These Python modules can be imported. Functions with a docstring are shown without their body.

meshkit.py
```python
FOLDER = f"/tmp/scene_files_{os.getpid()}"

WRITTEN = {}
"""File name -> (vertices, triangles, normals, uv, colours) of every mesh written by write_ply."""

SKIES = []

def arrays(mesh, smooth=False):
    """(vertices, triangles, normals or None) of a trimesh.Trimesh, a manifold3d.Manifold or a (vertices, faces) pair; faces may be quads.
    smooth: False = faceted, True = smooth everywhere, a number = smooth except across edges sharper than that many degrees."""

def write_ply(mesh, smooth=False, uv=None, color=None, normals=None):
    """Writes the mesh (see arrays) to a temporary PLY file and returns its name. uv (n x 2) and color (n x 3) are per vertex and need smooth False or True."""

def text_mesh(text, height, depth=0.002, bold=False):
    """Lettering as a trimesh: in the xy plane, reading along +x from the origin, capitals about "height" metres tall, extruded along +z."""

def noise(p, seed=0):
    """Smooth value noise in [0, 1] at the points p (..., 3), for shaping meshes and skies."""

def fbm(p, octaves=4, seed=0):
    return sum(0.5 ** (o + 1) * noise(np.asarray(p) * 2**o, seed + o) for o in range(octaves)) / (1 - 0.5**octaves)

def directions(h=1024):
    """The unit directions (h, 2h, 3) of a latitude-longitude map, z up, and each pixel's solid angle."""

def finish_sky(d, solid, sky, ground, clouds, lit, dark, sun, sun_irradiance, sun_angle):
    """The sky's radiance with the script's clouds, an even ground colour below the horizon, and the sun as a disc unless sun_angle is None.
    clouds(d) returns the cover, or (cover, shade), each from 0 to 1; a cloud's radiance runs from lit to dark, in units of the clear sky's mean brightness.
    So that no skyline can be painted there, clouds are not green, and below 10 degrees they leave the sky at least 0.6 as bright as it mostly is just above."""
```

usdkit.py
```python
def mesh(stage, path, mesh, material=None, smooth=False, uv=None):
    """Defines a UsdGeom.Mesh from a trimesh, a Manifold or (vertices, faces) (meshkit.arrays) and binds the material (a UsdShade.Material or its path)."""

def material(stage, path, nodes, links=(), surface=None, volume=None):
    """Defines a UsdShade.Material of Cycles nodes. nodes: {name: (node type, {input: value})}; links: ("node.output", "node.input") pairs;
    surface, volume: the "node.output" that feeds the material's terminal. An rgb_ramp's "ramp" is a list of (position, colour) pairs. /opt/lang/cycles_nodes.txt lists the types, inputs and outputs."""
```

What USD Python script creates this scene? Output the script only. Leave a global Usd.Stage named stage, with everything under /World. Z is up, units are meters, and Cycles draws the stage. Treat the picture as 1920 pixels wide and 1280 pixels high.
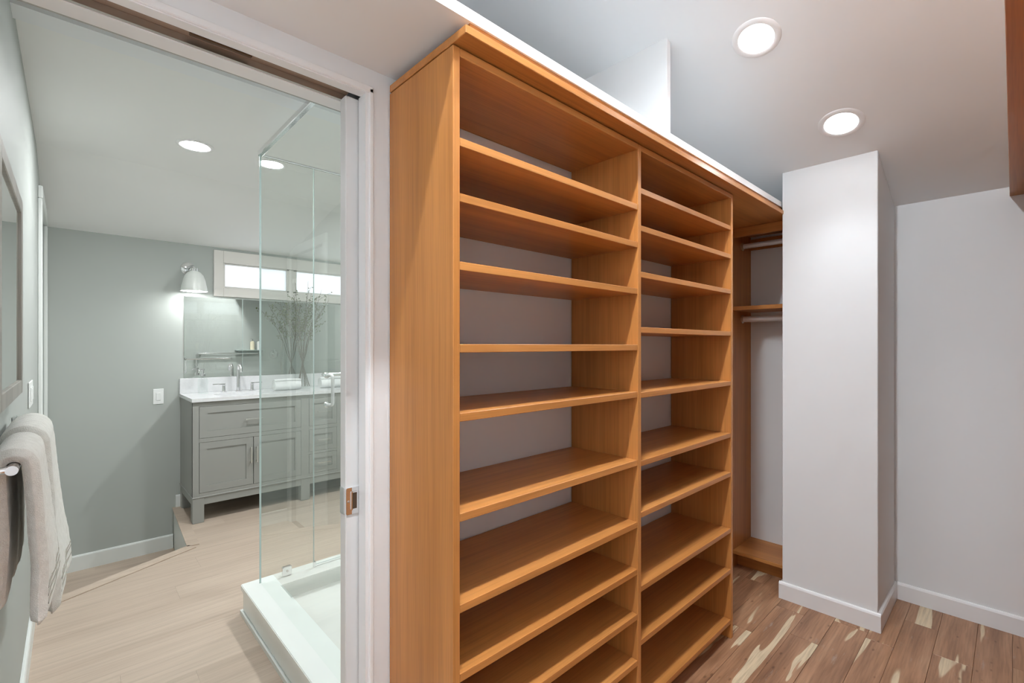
import math, random
import numpy as np, trimesh, manifold3d, shapely
from shapely.geometry import Polygon, box as sbox
import usdkit, meshkit
from pxr import Usd, UsdGeom, UsdLux, UsdShade, Gf, Sdf, Vt

random.seed(11)
rng = np.random.default_rng(11)
stage = Usd.Stage.CreateInMemory()
UsdGeom.SetStageUpAxis(stage, UsdGeom.Tokens.z)
UsdGeom.SetStageMetersPerUnit(stage, 1.0)
UsdGeom.Xform.Define(stage, '/World')
UsdGeom.Scope.Define(stage, '/World/Looks')

# ------------------------------------------------------------------ camera, sky, light levels
YAW = math.radians(43.2)
SN, CS = math.sin(YAW), math.cos(YAW)
cam = UsdGeom.Camera.Define(stage, '/World/camera')
cam.CreateHorizontalApertureAttr(36.0)
cam.CreateVerticalApertureAttr(24.0)
cam.CreateFocalLengthAttr(883 / 1920 * 36.0)
cam.CreateVerticalApertureOffsetAttr(8 / 1920 * 36.0)
cam.CreateClippingRangeAttr(Gf.Vec2f(0.02, 200))
cam.CreateExposureAttr(0.0)
cam.AddTransformOp().Set(Gf.Matrix4d(CS, -SN, 0, 0, 0, 0, 1, 0, -SN, -CS, 0, 0, 0, 0, 1.40, 1))

LAMP_A = 260.0      # beams of the closet's recessed lamps
LENS = 14.0      # radiance of their frosted lenses
UNSEEN_BATTEN = 450.0      # radiance of the unseen linear lamp that lights shelving and walls
CLOSET_TINT = (0.93, 1.0, 1.05)
BATH_LAMP = 520.0      
BATH_TINT = (0.98, 1.0, 1.01)
SCONCE_LAMP = 32.0      
SKY = 0.85      
UNSEEN_WINDOW_LIGHT = 0.4  # strength of the light at the unseen closet end window

dome = UsdLux.DomeLight.Define(stage, '/World/sky')
dome.CreateIntensityAttr(SKY)
dome.CreateColorAttr(Gf.Vec3f(0.93, 0.96, 1.0))

# light panel at the unseen end window, lighting the column (built below as window_2)
UNSEEN_WIN2 = (0.00, 0.80, 0.95, 2.15)
day = UsdLux.RectLight.Define(stage, '/World/window_daylight')
day.CreateWidthAttr(UNSEEN_WIN2[1] - UNSEEN_WIN2[0])
day.CreateHeightAttr(UNSEEN_WIN2[3] - UNSEEN_WIN2[2])
day.CreateIntensityAttr(UNSEEN_WINDOW_LIGHT)
day.CreateColorAttr(Gf.Vec3f(0.94, 0.97, 1.0))
day.AddTransformOp().Set(Gf.Matrix4d(0, 1, 0, 0, 0, 0, 1, 0, -1, 0, 0, 0, -1.36, (UNSEEN_WIN2[0] + UNSEEN_WIN2[1]) / 2, (UNSEEN_WIN2[2] + UNSEEN_WIN2[3]) / 2, 1))

# ------------------------------------------------------------------ helpers: prims
used = {}


def fresh(parent, name):
    k = (parent, name)
    n = used.get(k, -1) + 1
    used[k] = n
    return f'{parent}/{name}' + (f'_{n:03d}' if n else '')


bases = {}


def tag(prim, label=None, cat=None, group=None, kind=None):
    for k, v in (('label', label), ('category', cat), ('group', group), ('kind', kind)):
        if v:
            prim.SetCustomDataByKey(k, v)


def thing(name, label, cat, base, group=None, kind=None):
    path = fresh('/World', name)
    x = UsdGeom.Xform.Define(stage, path)
    x.AddTranslateOp().Set(Gf.Vec3d(*map(float, base)))
    tag(x.GetPrim(), label, cat, group, kind)
    bases[path] = np.array(base, float)
    return path


def part(parent, name, mesh, mat, smooth=False, label=None, kind=None):
    """A mesh given in world coordinates, as a child of a thing or of a part."""
    path = fresh(parent, name)
    b = bases[parent]
    v, f = vf(mesh)
    usdkit.mesh(stage, path, trimesh.Trimesh(v - b, f, process=False), mat, smooth)
    bases[path] = b
    tag(stage.GetPrimAtPath(path), label, None, None, kind)
    return path


def single(name, mesh, mat, label, cat, group=None, kind=None, smooth=False):
    path = fresh('/World', name)
    v, f = vf(mesh)
    usdkit.mesh(stage, path, trimesh.Trimesh(v, f, process=False), mat, smooth)
    tag(stage.GetPrimAtPath(path), label, cat, group, kind)
    bases[path] = np.zeros(3)
    return path


# ------------------------------------------------------------------ helpers: shapes
def vf(m):
    if isinstance(m, (list, tuple)) and not (len(m) == 2 and isinstance(m[0], np.ndarray)):
        m = cat(*m)
    v, f, _ = meshkit.arrays(m)
    return v, f


def cat(*ms):
    vs, fs, n = [], [], 0
    for m in ms:
        v, f = vf(m)
        vs.append(v)
        fs.append(f + n)
        n += len(v)
    return np.vstack(vs), np.vstack(fs)


def bx(x0, x1, y0, y1, z0, z1, b=0.0):
    x0, x1 = min(x0, x1), max(x0, x1)
    y0, y1 = min(y0, y1), max(y0, y1)
    z0, z1 = min(z0, z1), max(z0, z1)
    if b <= 0:
        m = trimesh.creation.box([x1 - x0, y1 - y0, z1 - z0])
        m.apply_translation([(x0 + x1) / 2, (y0 + y1) / 2, (z0 + z1) / 2])
        return np.array(m.vertices), np.array(m.faces)
    b = min(b, 0.45 * min(x1 - x0, y1 - y0, z1 - z0))
    lo, hi = np.array([x0, y0, z0]), np.array([x1, y1, z1])
    pts = []
    for sx in (0, 1):
        for sy in (0, 1):
            for sz in (0, 1):
                c = np.where([sx, sy, sz], hi, lo)
                d = np.where([sx, sy, sz], -b, b)
                for k in range(3):
                    p = c + d
                    p[k] = c[k]
                    pts.append(p)
    m = manifold3d.Manifold.hull_points(np.array(pts)).to_mesh()
    return np.array(m.vert_properties[:, :3], float), np.array(m.tri_verts)


def prism(poly, z0, z1):
    """A shapely polygon extruded from z0 to z1."""
    out = []
    for g in getattr(poly, 'geoms', [poly]):
        if g.is_empty or g.area < 1e-6:
            continue
        m = trimesh.creation.extrude_polygon(g, z1 - z0, engine='earcut')
        m.apply_translation([0, 0, z0])
        out.append((np.array(m.vertices), np.array(m.faces)))
    return cat(*out)


def prism_y(pts, y0, y1):
    """Polygon in (x, z), extruded along y."""
    v, f = prism(Polygon(pts), 0, 1)
    w = np.stack([v[:, 0], y0 + (y1 - y0) * v[:, 2], v[:, 1]], 1)
    return w, f[:, ::-1]


def lathe(profile, c=(0, 0, 0), n=32, axis='z'):
    """(r, h) profile turned about an axis through c."""
    p = np.array(profile, float)
    a = np.arange(n) * 2 * np.pi / n
    m = len(p)
    v = np.stack([p[:, 0][:, None] * np.cos(a), p[:, 0][:, None] * np.sin(a), np.repeat(p[:, 1][:, None], n, 1)], -1).reshape(-1, 3)
    i, j = np.meshgrid(np.arange(m - 1), np.arange(n), indexing='ij')
    q = np.stack([i * n + j, i * n + (j + 1) % n, (i + 1) * n + (j + 1) % n, (i + 1) * n + j], -1).reshape(-1, 4)
    f = np.vstack([q[:, [0, 1, 2]], q[:, [0, 2, 3]]])
    t = trimesh.Trimesh(v, f, process=True)
    t.update_faces(t.nondegenerate_faces())
    v, f = np.array(t.vertices), np.array(t.faces)
    if axis == 'x':
        v = v[:, [2, 0, 1]]
    elif axis == 'y':
        v = v[:, [1, 2, 0]]
    return v + np.array(c, float), f


def tube(pts, r, n=10, caps=True):
    p = np.asarray(pts, float)
    r = np.broadcast_to(r, (len(p),)).astype(float)
    t = np.gradient(p, axis=0)
    t /= np.linalg.norm(t, axis=1, keepdims=True) + 1e-12
    up = np.array([0, 0, 1.0]) if abs(t[0, 2]) < 0.9 else np.array([1.0, 0, 0])
    a = np.cross(t[0], up)
    a /= np.linalg.norm(a)
    A = []
    for k in range(len(p)):
        a = a - t[k] * (a @ t[k])
        a /= np.linalg.norm(a) + 1e-12
        A.append(a)
    A = np.array(A)
    B = np.cross(t, A)
    g = np.arange(n) * 2 * np.pi / n
    v = (p[:, None] + r[:, None, None] * (np.cos(g)[None, :, None] * A[:, None] + np.sin(g)[None, :, None] * B[:, None])).reshape(-1, 3)
    i, j = np.meshgrid(np.arange(len(p) - 1), np.arange(n), indexing='ij')
    q = np.stack([i * n + j, i * n + (j + 1) % n, (i + 1) * n + (j + 1) % n, (i + 1) * n + j], -1).reshape(-1, 4)
    f = [q[:, [0, 1, 2]], q[:, [0, 2, 3]]]
    if caps:
        v = np.vstack([v, p[:1], p[-1:]])
        c0, c1, last = len(v) - 2, len(v) - 1, (len(p) - 1) * n
        k = np.arange(n)
        f.append(np.stack([np.full(n, c0), (k + 1) % n, k], 1))
        f.append(np.stack([np.full(n, c1), last + k, last + (k + 1) % n], 1))
    return v, np.vstack(f)


def arc(c, r, a0, a1, n, u, w):
    """Points c + r(cos a u + sin a w), degrees."""
    a = np.radians(np.linspace(a0, a1, n))
    return [np.array(c) + r * (math.cos(x) * np.array(u, float) + math.sin(x) * np.array(w, float)) for x in a]


# ------------------------------------------------------------------ materials
def mat(name, nodes, links=(), surface='p.BSDF'):
    return usdkit.material(stage, f'/World/Looks/{name}', nodes, links, surface)


def plain(name, col, rough=0.5, metal=0.0, spec=0.5, **kw):
    return mat(name, {'p': ('principled_bsdf', {'base_color': col, 'roughness': rough, 'metallic': metal, 'specular_ior_level': spec, **kw})})


def paint(name, col, rough=0.6, bump=0.04, scale=220):
    """Rolled wall paint: even colour with a very fine orange-peel relief."""
    return mat(name, {'g': ('geometry', {}), 'n': ('noise_texture', {'scale': scale, 'detail': 3}),
                      'm': ('noise_texture', {'scale': 1.3, 'detail': 2}),
                      'r': ('rgb_ramp', {'ramp': [(0.3, tuple(c * 0.985 for c in col)), (0.7, tuple(min(1, c * 1.01) for c in col))]}),
                      'b': ('bump', {'strength': bump, 'distance': 0.002}),
                      'p': ('principled_bsdf', {'roughness': rough, 'specular_ior_level': 0.3})},
               [('g.position', 'n.vector'), ('g.position', 'm.vector'), ('m.fac', 'r.fac'), ('r.color', 'p.base_color'), ('n.fac', 'b.height'), ('b.normal', 'p.normal')])


def wood(name, axis, light, dark, rough=0.36, fine=0.5, coat=0.06):
    """Straight-grained veneer, grain along the axis, shifted for every board."""
    s1, s2, s3 = {'x': ((0.35, 7, 7), (1.5, 55, 55), (5, 260, 260)), 'y': ((7, 0.35, 7), (55, 1.5, 55), (260, 5, 260)), 'z': ((7, 7, 0.35), (55, 55, 1.5), (260, 260, 5))}[axis]
    mid = tuple((a + b) / 2 for a, b in zip(light, dark))
    return mat(name, {'g': ('geometry', {}), 'o': ('object_info', {}), 'k': ('math', {'math_type': 'multiply', 'value2': 37.0}),
                      'c': ('combine_xyz', {}), 'a': ('vector_math', {'math_type': 'add'}),
                      'm1': ('mapping', {'scale': s1}), 'm2': ('mapping', {'scale': s2}), 'm3': ('mapping', {'scale': s3}),
                      'n1': ('noise_texture', {'scale': 1.0, 'detail': 3, 'distortion': 0.6}), 'n2': ('noise_texture', {'scale': 1.0, 'detail': 4, 'distortion': 0.4}), 'n3': ('noise_texture', {'scale': 1.0, 'detail': 2}),
                      'r1': ('rgb_ramp', {'ramp': [(0.3, dark), (0.5, mid), (0.7, light)]}),
                      'r2': ('rgb_ramp', {'ramp': [(0.3, (1 - 0.30 * fine,) * 3), (0.55, (1, 1, 1))]}),
                      'r3': ('rgb_ramp', {'ramp': [(0.32, (1 - 0.22 * fine,) * 3), (0.55, (1, 1, 1))]}),
                      'x1': ('mix', {'mix_type': 'multiply', 'fac': 1.0}), 'x2': ('mix', {'mix_type': 'multiply', 'fac': 1.0}),
                      'b': ('bump', {'strength': 0.05, 'distance': 0.001}),
                      'p': ('principled_bsdf', {'roughness': rough, 'specular_ior_level': 0.32, 'coat_weight': coat, 'coat_roughness': 0.2})},
               [('o.random', 'k.value1'), ('k.value', 'c.x'), ('k.value', 'c.y'), ('k.value', 'c.z'), ('g.position', 'a.vector1'), ('c.vector', 'a.vector2'),
                ('a.vector', 'm1.vector'), ('a.vector', 'm2.vector'), ('a.vector', 'm3.vector'), ('m1.vector', 'n1.vector'), ('m2.vector', 'n2.vector'), ('m3.vector', 'n3.vector'),
                ('n1.fac', 'r1.fac'), ('n2.fac', 'r2.fac'), ('n3.fac', 'r3.fac'), ('r1.color', 'x1.color1'), ('r2.color', 'x1.color2'), ('x1.color', 'x2.color1'), ('r3.color', 'x2.color2'),
                ('x2.color', 'p.base_color'), ('n3.fac', 'b.height'), ('b.normal', 'p.normal')])


CH_L, CH_D = (0.61, 0.258, 0.074), (0.46, 0.178, 0.044)
M = {}
M['closet_paint'] = paint('closet_paint', (0.805, 0.815, 0.825))
M['closet_ceiling'] = paint('closet_ceiling', (0.86, 0.885, 0.905), 0.7)
M['soffit_white'] = paint('soffit_white', (0.86, 0.86, 0.86), 0.6)
M['trim_white'] = plain('trim_white', (0.85, 0.85, 0.855), 0.35)
M['bath_paint'] = paint('bath_paint', (0.425, 0.45, 0.43))
M['sage'] = paint('sage', (0.44, 0.47, 0.445))
M['bath_ceiling'] = paint('bath_ceiling', (0.88, 0.89, 0.88), 0.7)
M['bath_trim'] = plain('bath_trim', (0.76, 0.79, 0.77), 0.4)
M['window_trim'] = plain('window_trim', (0.72, 0.70, 0.66), 0.45)
M['door_white'] = plain('door_white', (0.70, 0.695, 0.69), 0.35)
M['wood_x'] = wood('wood_x', 'x', CH_L, CH_D)
M['wood_y'] = wood('wood_y', 'y', CH_L, CH_D)
M['wood_z'] = wood('wood_z', 'z', CH_L, CH_D)
M['oak'] = wood('oak', 'x', (0.57, 0.465, 0.375), (0.485, 0.385, 0.305), rough=0.5, fine=0.35, coat=0.0)
M['subfloor'] = plain('subfloor', (0.10, 0.065, 0.04), 0.8)
M['chrome'] = plain('chrome', (0.82, 0.82, 0.83), 0.07, 1.0)
M['brushed'] = plain('brushed', (0.72, 0.70, 0.66), 0.28, 1.0)
M['rod_white'] = plain('rod_white', (0.86, 0.86, 0.87), 0.22, 0.35)
M['bronze'] = plain('bronze', (0.13, 0.085, 0.055), 0.35, 0.7)
M['track_brown'] = plain('track_brown', (0.30, 0.21, 0.155), 0.5)
M['black'] = plain('black', (0.015, 0.015, 0.015), 0.6)
M['mirror'] = plain('mirror', (0.86, 0.87, 0.855), 0.01, 1.0)
M['vanity_grey'] = plain('vanity_grey', (0.30, 0.305, 0.285), 0.42)
M['quartz'] = mat('quartz', {'g': ('geometry', {}), 'n': ('noise_texture', {'scale': 60, 'detail': 4}), 'r': ('rgb_ramp', {'ramp': [(0.35, (0.70, 0.705, 0.715)), (0.6, (0.725, 0.73, 0.74))]}),
                             'p': ('principled_bsdf', {'roughness': 0.18})}, [('g.position', 'n.vector'), ('n.fac', 'r.fac'), ('r.color', 'p.base_color')])
M['porcelain'] = plain('porcelain', (0.86, 0.87, 0.87), 0.12)
M['shower_white'] = plain('shower_white', (0.84, 0.87, 0.845), 0.22)
M['shade_white'] = plain('shade_white', (0.74, 0.77, 0.74), 0.28)
M['switch_white'] = plain('switch_white', (0.82, 0.84, 0.83), 0.35)
M['frame_grey'] = wood('frame_grey', 'z', (0.40, 0.375, 0.34), (0.27, 0.25, 0.225), rough=0.4, fine=0.4, coat=0.1)
M['soap'] = plain('soap', (0.80, 0.72, 0.55), 0.3)


def pane(name, tint, ior=1.5, rough=0.0):
    # each pane is a slab that lets rays straight through: both of its faces reflect, the inner one as seen from air again
    return mat(name, {'f': ('fresnel', {}), 'w': ('geometry', {}), 'i': ('math', {'math_type': 'multiply_add', 'value2': 1 / ior - ior, 'value3': ior}), 't': ('transparent_bsdf', {'color': tint}),
                      'g': ('glossy_bsdf', {'color': (0.95, 1.0, 0.97), 'roughness': rough}), 'x': ('mix_closure', {})},
               [('w.backfacing', 'i.value1'), ('i.value', 'f.IOR'), ('f.fac', 'x.fac'), ('t.BSDF', 'x.closure1'), ('g.BSDF', 'x.closure2')], 'x.closure')


M['shower_glass'] = pane('shower_glass', (0.965, 0.982, 0.972), 1.8)
M['clear_glass'] = pane('clear_glass', (0.975, 0.988, 0.984), 1.5)
M['glass_edge'] = plain('glass_edge', (0.74, 0.87, 0.86), 0.12, transmission_weight=0.3)
M['frosted'] = mat('frosted', {'d': ('diffuse_bsdf', {'color': (0.9, 0.93, 0.95)}), 't': ('translucent_bsdf', {'color': (0.95, 0.97, 1.0)}), 'x': ('mix_closure', {'fac': 0.85})},
                   [('d.BSDF', 'x.closure1'), ('t.BSDF', 'x.closure2')], 'x.closure')


def emit(name, col, s):
    return mat(name, {'e': ('emission', {'color': col, 'strength': s})}, (), 'e.emission')


M['lamp_unseen_batten'] = emit('lamp_unseen_batten', CLOSET_TINT, UNSEEN_BATTEN)
M['lamp_closet'] = emit('lamp_closet', (0.98, 0.99, 1.0), LENS)
M['lamp_bath'] = emit('lamp_bath', BATH_TINT, BATH_LAMP)
M['lamp_sconce'] = emit('lamp_sconce', (0.98, 1.0, 1.0), SCONCE_LAMP)

# terry cloth
M['terry'] = mat('terry', {'g': ('geometry', {}), 'n': ('noise_texture', {'scale': 420, 'detail': 3}), 'm': ('noise_texture', {'scale': 60, 'detail': 3}),
                           'r': ('rgb_ramp', {'ramp': [(0.3, (0.68, 0.665, 0.625)), (0.7, (0.78, 0.77, 0.73))]}),
                           'b': ('bump', {'strength': 0.6, 'distance': 0.003}), 'p': ('principled_bsdf', {'roughness': 0.95, 'specular_ior_level': 0.1, 'sheen_weight': 0.25})},
                 [('g.position', 'n.vector'), ('g.position', 'm.vector'), ('m.fac', 'r.fac'), ('r.color', 'p.base_color'), ('n.fac', 'b.height'), ('b.normal', 'p.normal')])
M['terry_white'] = plain('terry_white', (0.80, 0.81, 0.81), 0.95, spec=0.1, sheen_weight=0.2)
M['stripe'] = plain('stripe', (0.36, 0.335, 0.29), 0.9)
M['bark'] = plain('bark', (0.12, 0.10, 0.075), 0.8)
M['leaf'] = mat('leaf', {'d': ('diffuse_bsdf', {'color': (0.16, 0.18, 0.10)}), 't': ('translucent_bsdf', {'color': (0.20, 0.24, 0.10)}), 'x': ('mix_closure', {'fac': 0.3})},
                [('d.BSDF', 'x.closure1'), ('t.BSDF', 'x.closure2')], 'x.closure')


def rustic(name, seed):
    """Reclaimed brown boards with pale sapwood streaks, grey scuffs and dark knots."""
    return mat(name, {'g': ('geometry', {}), 'o': ('object_info', {}), 'k': ('math', {'math_type': 'multiply_add', 'value2': 53.0, 'value3': seed}),
                      'c': ('combine_xyz', {}), 'a': ('vector_math', {'math_type': 'add'}),
                      'm1': ('mapping', {'scale': (1.6, 15, 1)}), 'm2': ('mapping', {'scale': (1.15, 11, 1)}), 'm3': ('mapping', {'scale': (6, 120, 1)}), 'm4': ('mapping', {'scale': (9, 22, 1)}), 'm5': ('mapping', {'scale': (5, 26, 1)}),
                      'n1': ('noise_texture', {'scale': 1, 'detail': 4, 'distortion': 0.5}), 'n2': ('noise_texture', {'scale': 1, 'detail': 2, 'distortion': 0.8}), 'n3': ('noise_texture', {'scale': 1, 'detail': 3}),
                      'v4': ('voronoi_texture', {'scale': 1.0}), 'n5': ('noise_texture', {'scale': 1, 'detail': 5, 'roughness': 0.7}),
                      'r1': ('rgb_ramp', {'ramp': [(0.28, (0.24, 0.115, 0.06)), (0.45, (0.36, 0.185, 0.10)), (0.58, (0.425, 0.225, 0.125)), (0.75, (0.50, 0.29, 0.17))]}),
                      'r2': ('rgb_ramp', {'ramp': [(0.0, (0, 0, 0)), (0.605, (0, 0, 0)), (0.625, (1, 1, 1)), (1, (1, 1, 1))]}),
                      'r3': ('rgb_ramp', {'ramp': [(0.3, (0.74, 0.72, 0.70)), (0.6, (1, 1, 1))]}),
                      'r4': ('rgb_ramp', {'ramp': [(0.0, (0.42, 0.38, 0.35)), (0.08, (0.7, 0.65, 0.6)), (0.14, (1, 1, 1)), (1, (1, 1, 1))]}),
                      'r5': ('rgb_ramp', {'ramp': [(0.0, (0, 0, 0)), (0.62, (0, 0, 0)), (0.72, (0.6, 0.6, 0.6)), (1, (0.6, 0.6, 0.6))]}),
                      'x1': ('mix', {'mix_type': 'mix', 'color2': (0.72, 0.575, 0.385)}), 'x2': ('mix', {'mix_type': 'multiply', 'fac': 1.0}), 'x3': ('mix', {'mix_type': 'multiply', 'fac': 1.0}), 'x5': ('mix', {'mix_type': 'mix', 'color2': (0.46, 0.37, 0.32)}),
                      'b': ('bump', {'strength': 0.12, 'distance': 0.001}),
                      'p': ('principled_bsdf', {'roughness': 0.36, 'specular_ior_level': 0.5})},
               [('o.random', 'k.value1'), ('k.value', 'c.x'), ('k.value', 'c.y'), ('g.position', 'a.vector1'), ('c.vector', 'a.vector2')]
               + [('a.vector', f'm{i}.vector') for i in range(1, 6)]
               + [('m1.vector', 'n1.vector'), ('m2.vector', 'n2.vector'), ('m3.vector', 'n3.vector'), ('m4.vector', 'v4.vector'), ('m5.vector', 'n5.vector'),
                  ('n1.fac', 'r1.fac'), ('n2.fac', 'r2.fac'), ('n3.fac', 'r3.fac'), ('v4.distance', 'r4.fac'), ('n5.fac', 'r5.fac'),
                  ('r5.color', 'x5.fac'), ('r1.color', 'x5.color1'), ('r2.color', 'x1.fac'), ('x5.color', 'x1.color1'),
                  ('x1.color', 'x2.color1'), ('r3.color', 'x2.color2'), ('x2.color', 'x3.color1'), ('r4.color', 'x3.color2'), ('x3.color', 'p.base_color'), ('n3.fac', 'b.height'), ('b.normal', 'p.normal')])


M['rustic'] = rustic('rustic', 3.0)

# ------------------------------------------------------------------ sizes of the place (metres; the camera stands at x = y = 0)
XR = 3.352               # closet wall on the right
YB = 1.235               # wall between closet and bathroom, closet face
YBB = 1.384              # its bathroom face
YO = -0.37               # closet wall behind the camera
XL = -1.30               # closet wall far left
DX0, DX1 = -0.13, 0.612  # door opening
DZ = 2.107               # its head
SOF0, SOF1 = 2.175, 2.204
YV = 4.965               # vanity wall
XW = -0.140              # bathroom wall on the left
XBR = 3.0                # bathroom wall on the right
LOW = -0.34              # lower landing
RIDGE = 0.9


def ceil_z(x):
    return 2.358 + 0.39 * (2.887 - max(x, RIDGE))


# ------------------------------------------------------------------ structure: closet
single('wall_right', bx(XR, XR + 0.12, YO - 0.1, YBB, -0.05, 2.60), M['closet_paint'], 'plain off-white wall at the far right of the closet', 'wall', kind='structure')
single('wall_back', bx(XL - 0.1, XR + 0.1, YO - 0.1, YO, -0.05, 3.3), M['closet_paint'], 'off-white closet wall behind the right-hand shelving', 'wall', kind='structure')
single('wall_left', cat(bx(XL - 0.1, XL, YO - 0.1, UNSEEN_WIN2[0], -0.05, 3.3), bx(XL - 0.1, XL, UNSEEN_WIN2[1], 2.3, -0.05, 3.3), bx(XL - 0.1, XL, UNSEEN_WIN2[0], UNSEEN_WIN2[1], -0.05, UNSEEN_WIN2[2]), bx(XL - 0.1, XL, UNSEEN_WIN2[0], UNSEEN_WIN2[1], UNSEEN_WIN2[3], 3.3)), M['closet_paint'], 'off-white closet end wall opposite the column', 'wall', kind='structure')
single('wall_bathroom_side', cat(bx(XL, DX0, YB, YBB, -0.05, SOF0), bx(DX1, XR, YB, YB + 0.03, -0.05, SOF0), bx(DX1 + 0.20, XR, YBB - 0.03, YBB, -0.05, SOF0), bx(DX1, DX1 + 0.20, YBB - 0.035, YBB, -0.05, SOF0),
                              bx(DX0, DX1, YB, YB + 0.028, DZ, SOF0), bx(DX0, DX1, YBB - 0.055, YBB, DZ, SOF0)),
       M['closet_paint'], 'off-white wall with the pocket doorway, behind the shelving', 'wall', kind='structure')
single('wall_loft', cat(bx(XL, XR, YBB - 0.02, YBB, SOF1, 2.57), bx(XL, 2.6, 2.2, 2.3, 2.5, 3.3), bx(2.30, XR + 0.1, YBB, YBB + 0.05, 2.2, 2.75)),
       M['closet_ceiling'], 'off-white wall of the raised recess above the shelving', 'wall', kind='structure')
prof = [(XL - 0.1, ceil_z(0)), (RIDGE, ceil_z(0)), (XR + 0.12, ceil_z(XR + 0.12)), (XR + 0.12, ceil_z(XR + 0.12) + 0.06), (RIDGE, ceil_z(0) + 0.06), (XL - 0.1, ceil_z(0) + 0.06)]
prof2 = [(XL - 0.1, ceil_z(0)), (RIDGE, ceil_z(0)), (2.34, ceil_z(2.34)), (2.34, ceil_z(2.34) + 0.06), (RIDGE, ceil_z(0) + 0.06), (XL - 0.1, ceil_z(0) + 0.06)]
single('ceiling', cat(prism_y(prof, YO - 0.1, YBB + 0.02), prism_y(prof2, YBB + 0.02, 2.3)), M['closet_ceiling'], 'sloping off-white closet ceiling with recessed lights', 'ceiling', kind='structure')
single('soffit', bx(XL, XR, 0.888, YBB, SOF0, SOF1), M['soffit_white'], 'low white soffit over the doorway with a bright thin front edge above the shelving', 'soffit', kind='structure')
single('partition_panel', bx(1.898, 1.930, 1.034, 2.2, SOF1, 2.76, 0.002), M['soffit_white'], 'thin white upright partition panel standing on the ledge up to the sloping ceiling', 'panel', kind='structure')

COL = (2.887, XR, 0.455, 0.880)
single('column', bx(COL[0], COL[1], COL[2], COL[3], -0.02, 2.50, 0.003), M['closet_paint'], 'square white boxed column beside the shelving', 'column', kind='structure')


def base_profile_run(x0, y0, x1, y1, nx, ny, h=0.092, t=0.014, z=0.0):
    """Baseboard with an eased top, along a wall line, its face t out along (nx, ny)."""
    prof = [(0, z), (t, z), (t, z + h - 0.012), (t * 0.75, z + h - 0.004), (t * 0.35, z + h), (0, z + h)]
    n = len(prof)
    v = np.array([[x + nx * a, y + ny * a, b] for (x, y) in ((x0, y0), (x1, y1)) for a, b in prof])
    f = []
    for i in range(n):
        j = (i + 1) % n
        f += [[i, j, n + j], [i, n + j, n + i]]
    for i in range(1, n - 1):
        f += [[0, i + 1, i], [n, n + i, n + i + 1]]
    t_ = trimesh.Trimesh(v, np.array(f), process=False)
    if t_.volume < 0:
        t_.invert()
    return np.array(t_.vertices), np.array(t_.faces)


bt = 0.014
single('baseboard_right', base_profile_run(XR, YO, XR, COL[2] - bt, -1, 0), M['trim_white'], 'white baseboard along the right closet wall', 'baseboard', kind='structure')
single('baseboard_column', cat(base_profile_run(COL[0], COL[2] - bt, COL[0], COL[3] + bt, -1, 0), base_profile_run(COL[0], COL[2], XR, COL[2], 0, -1), base_profile_run(COL[0], COL[3], 3.04, COL[3], 0, 1)),
       M['trim_white'], 'white baseboard wrapped round the foot of the boxed column', 'baseboard', kind='structure')

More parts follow.
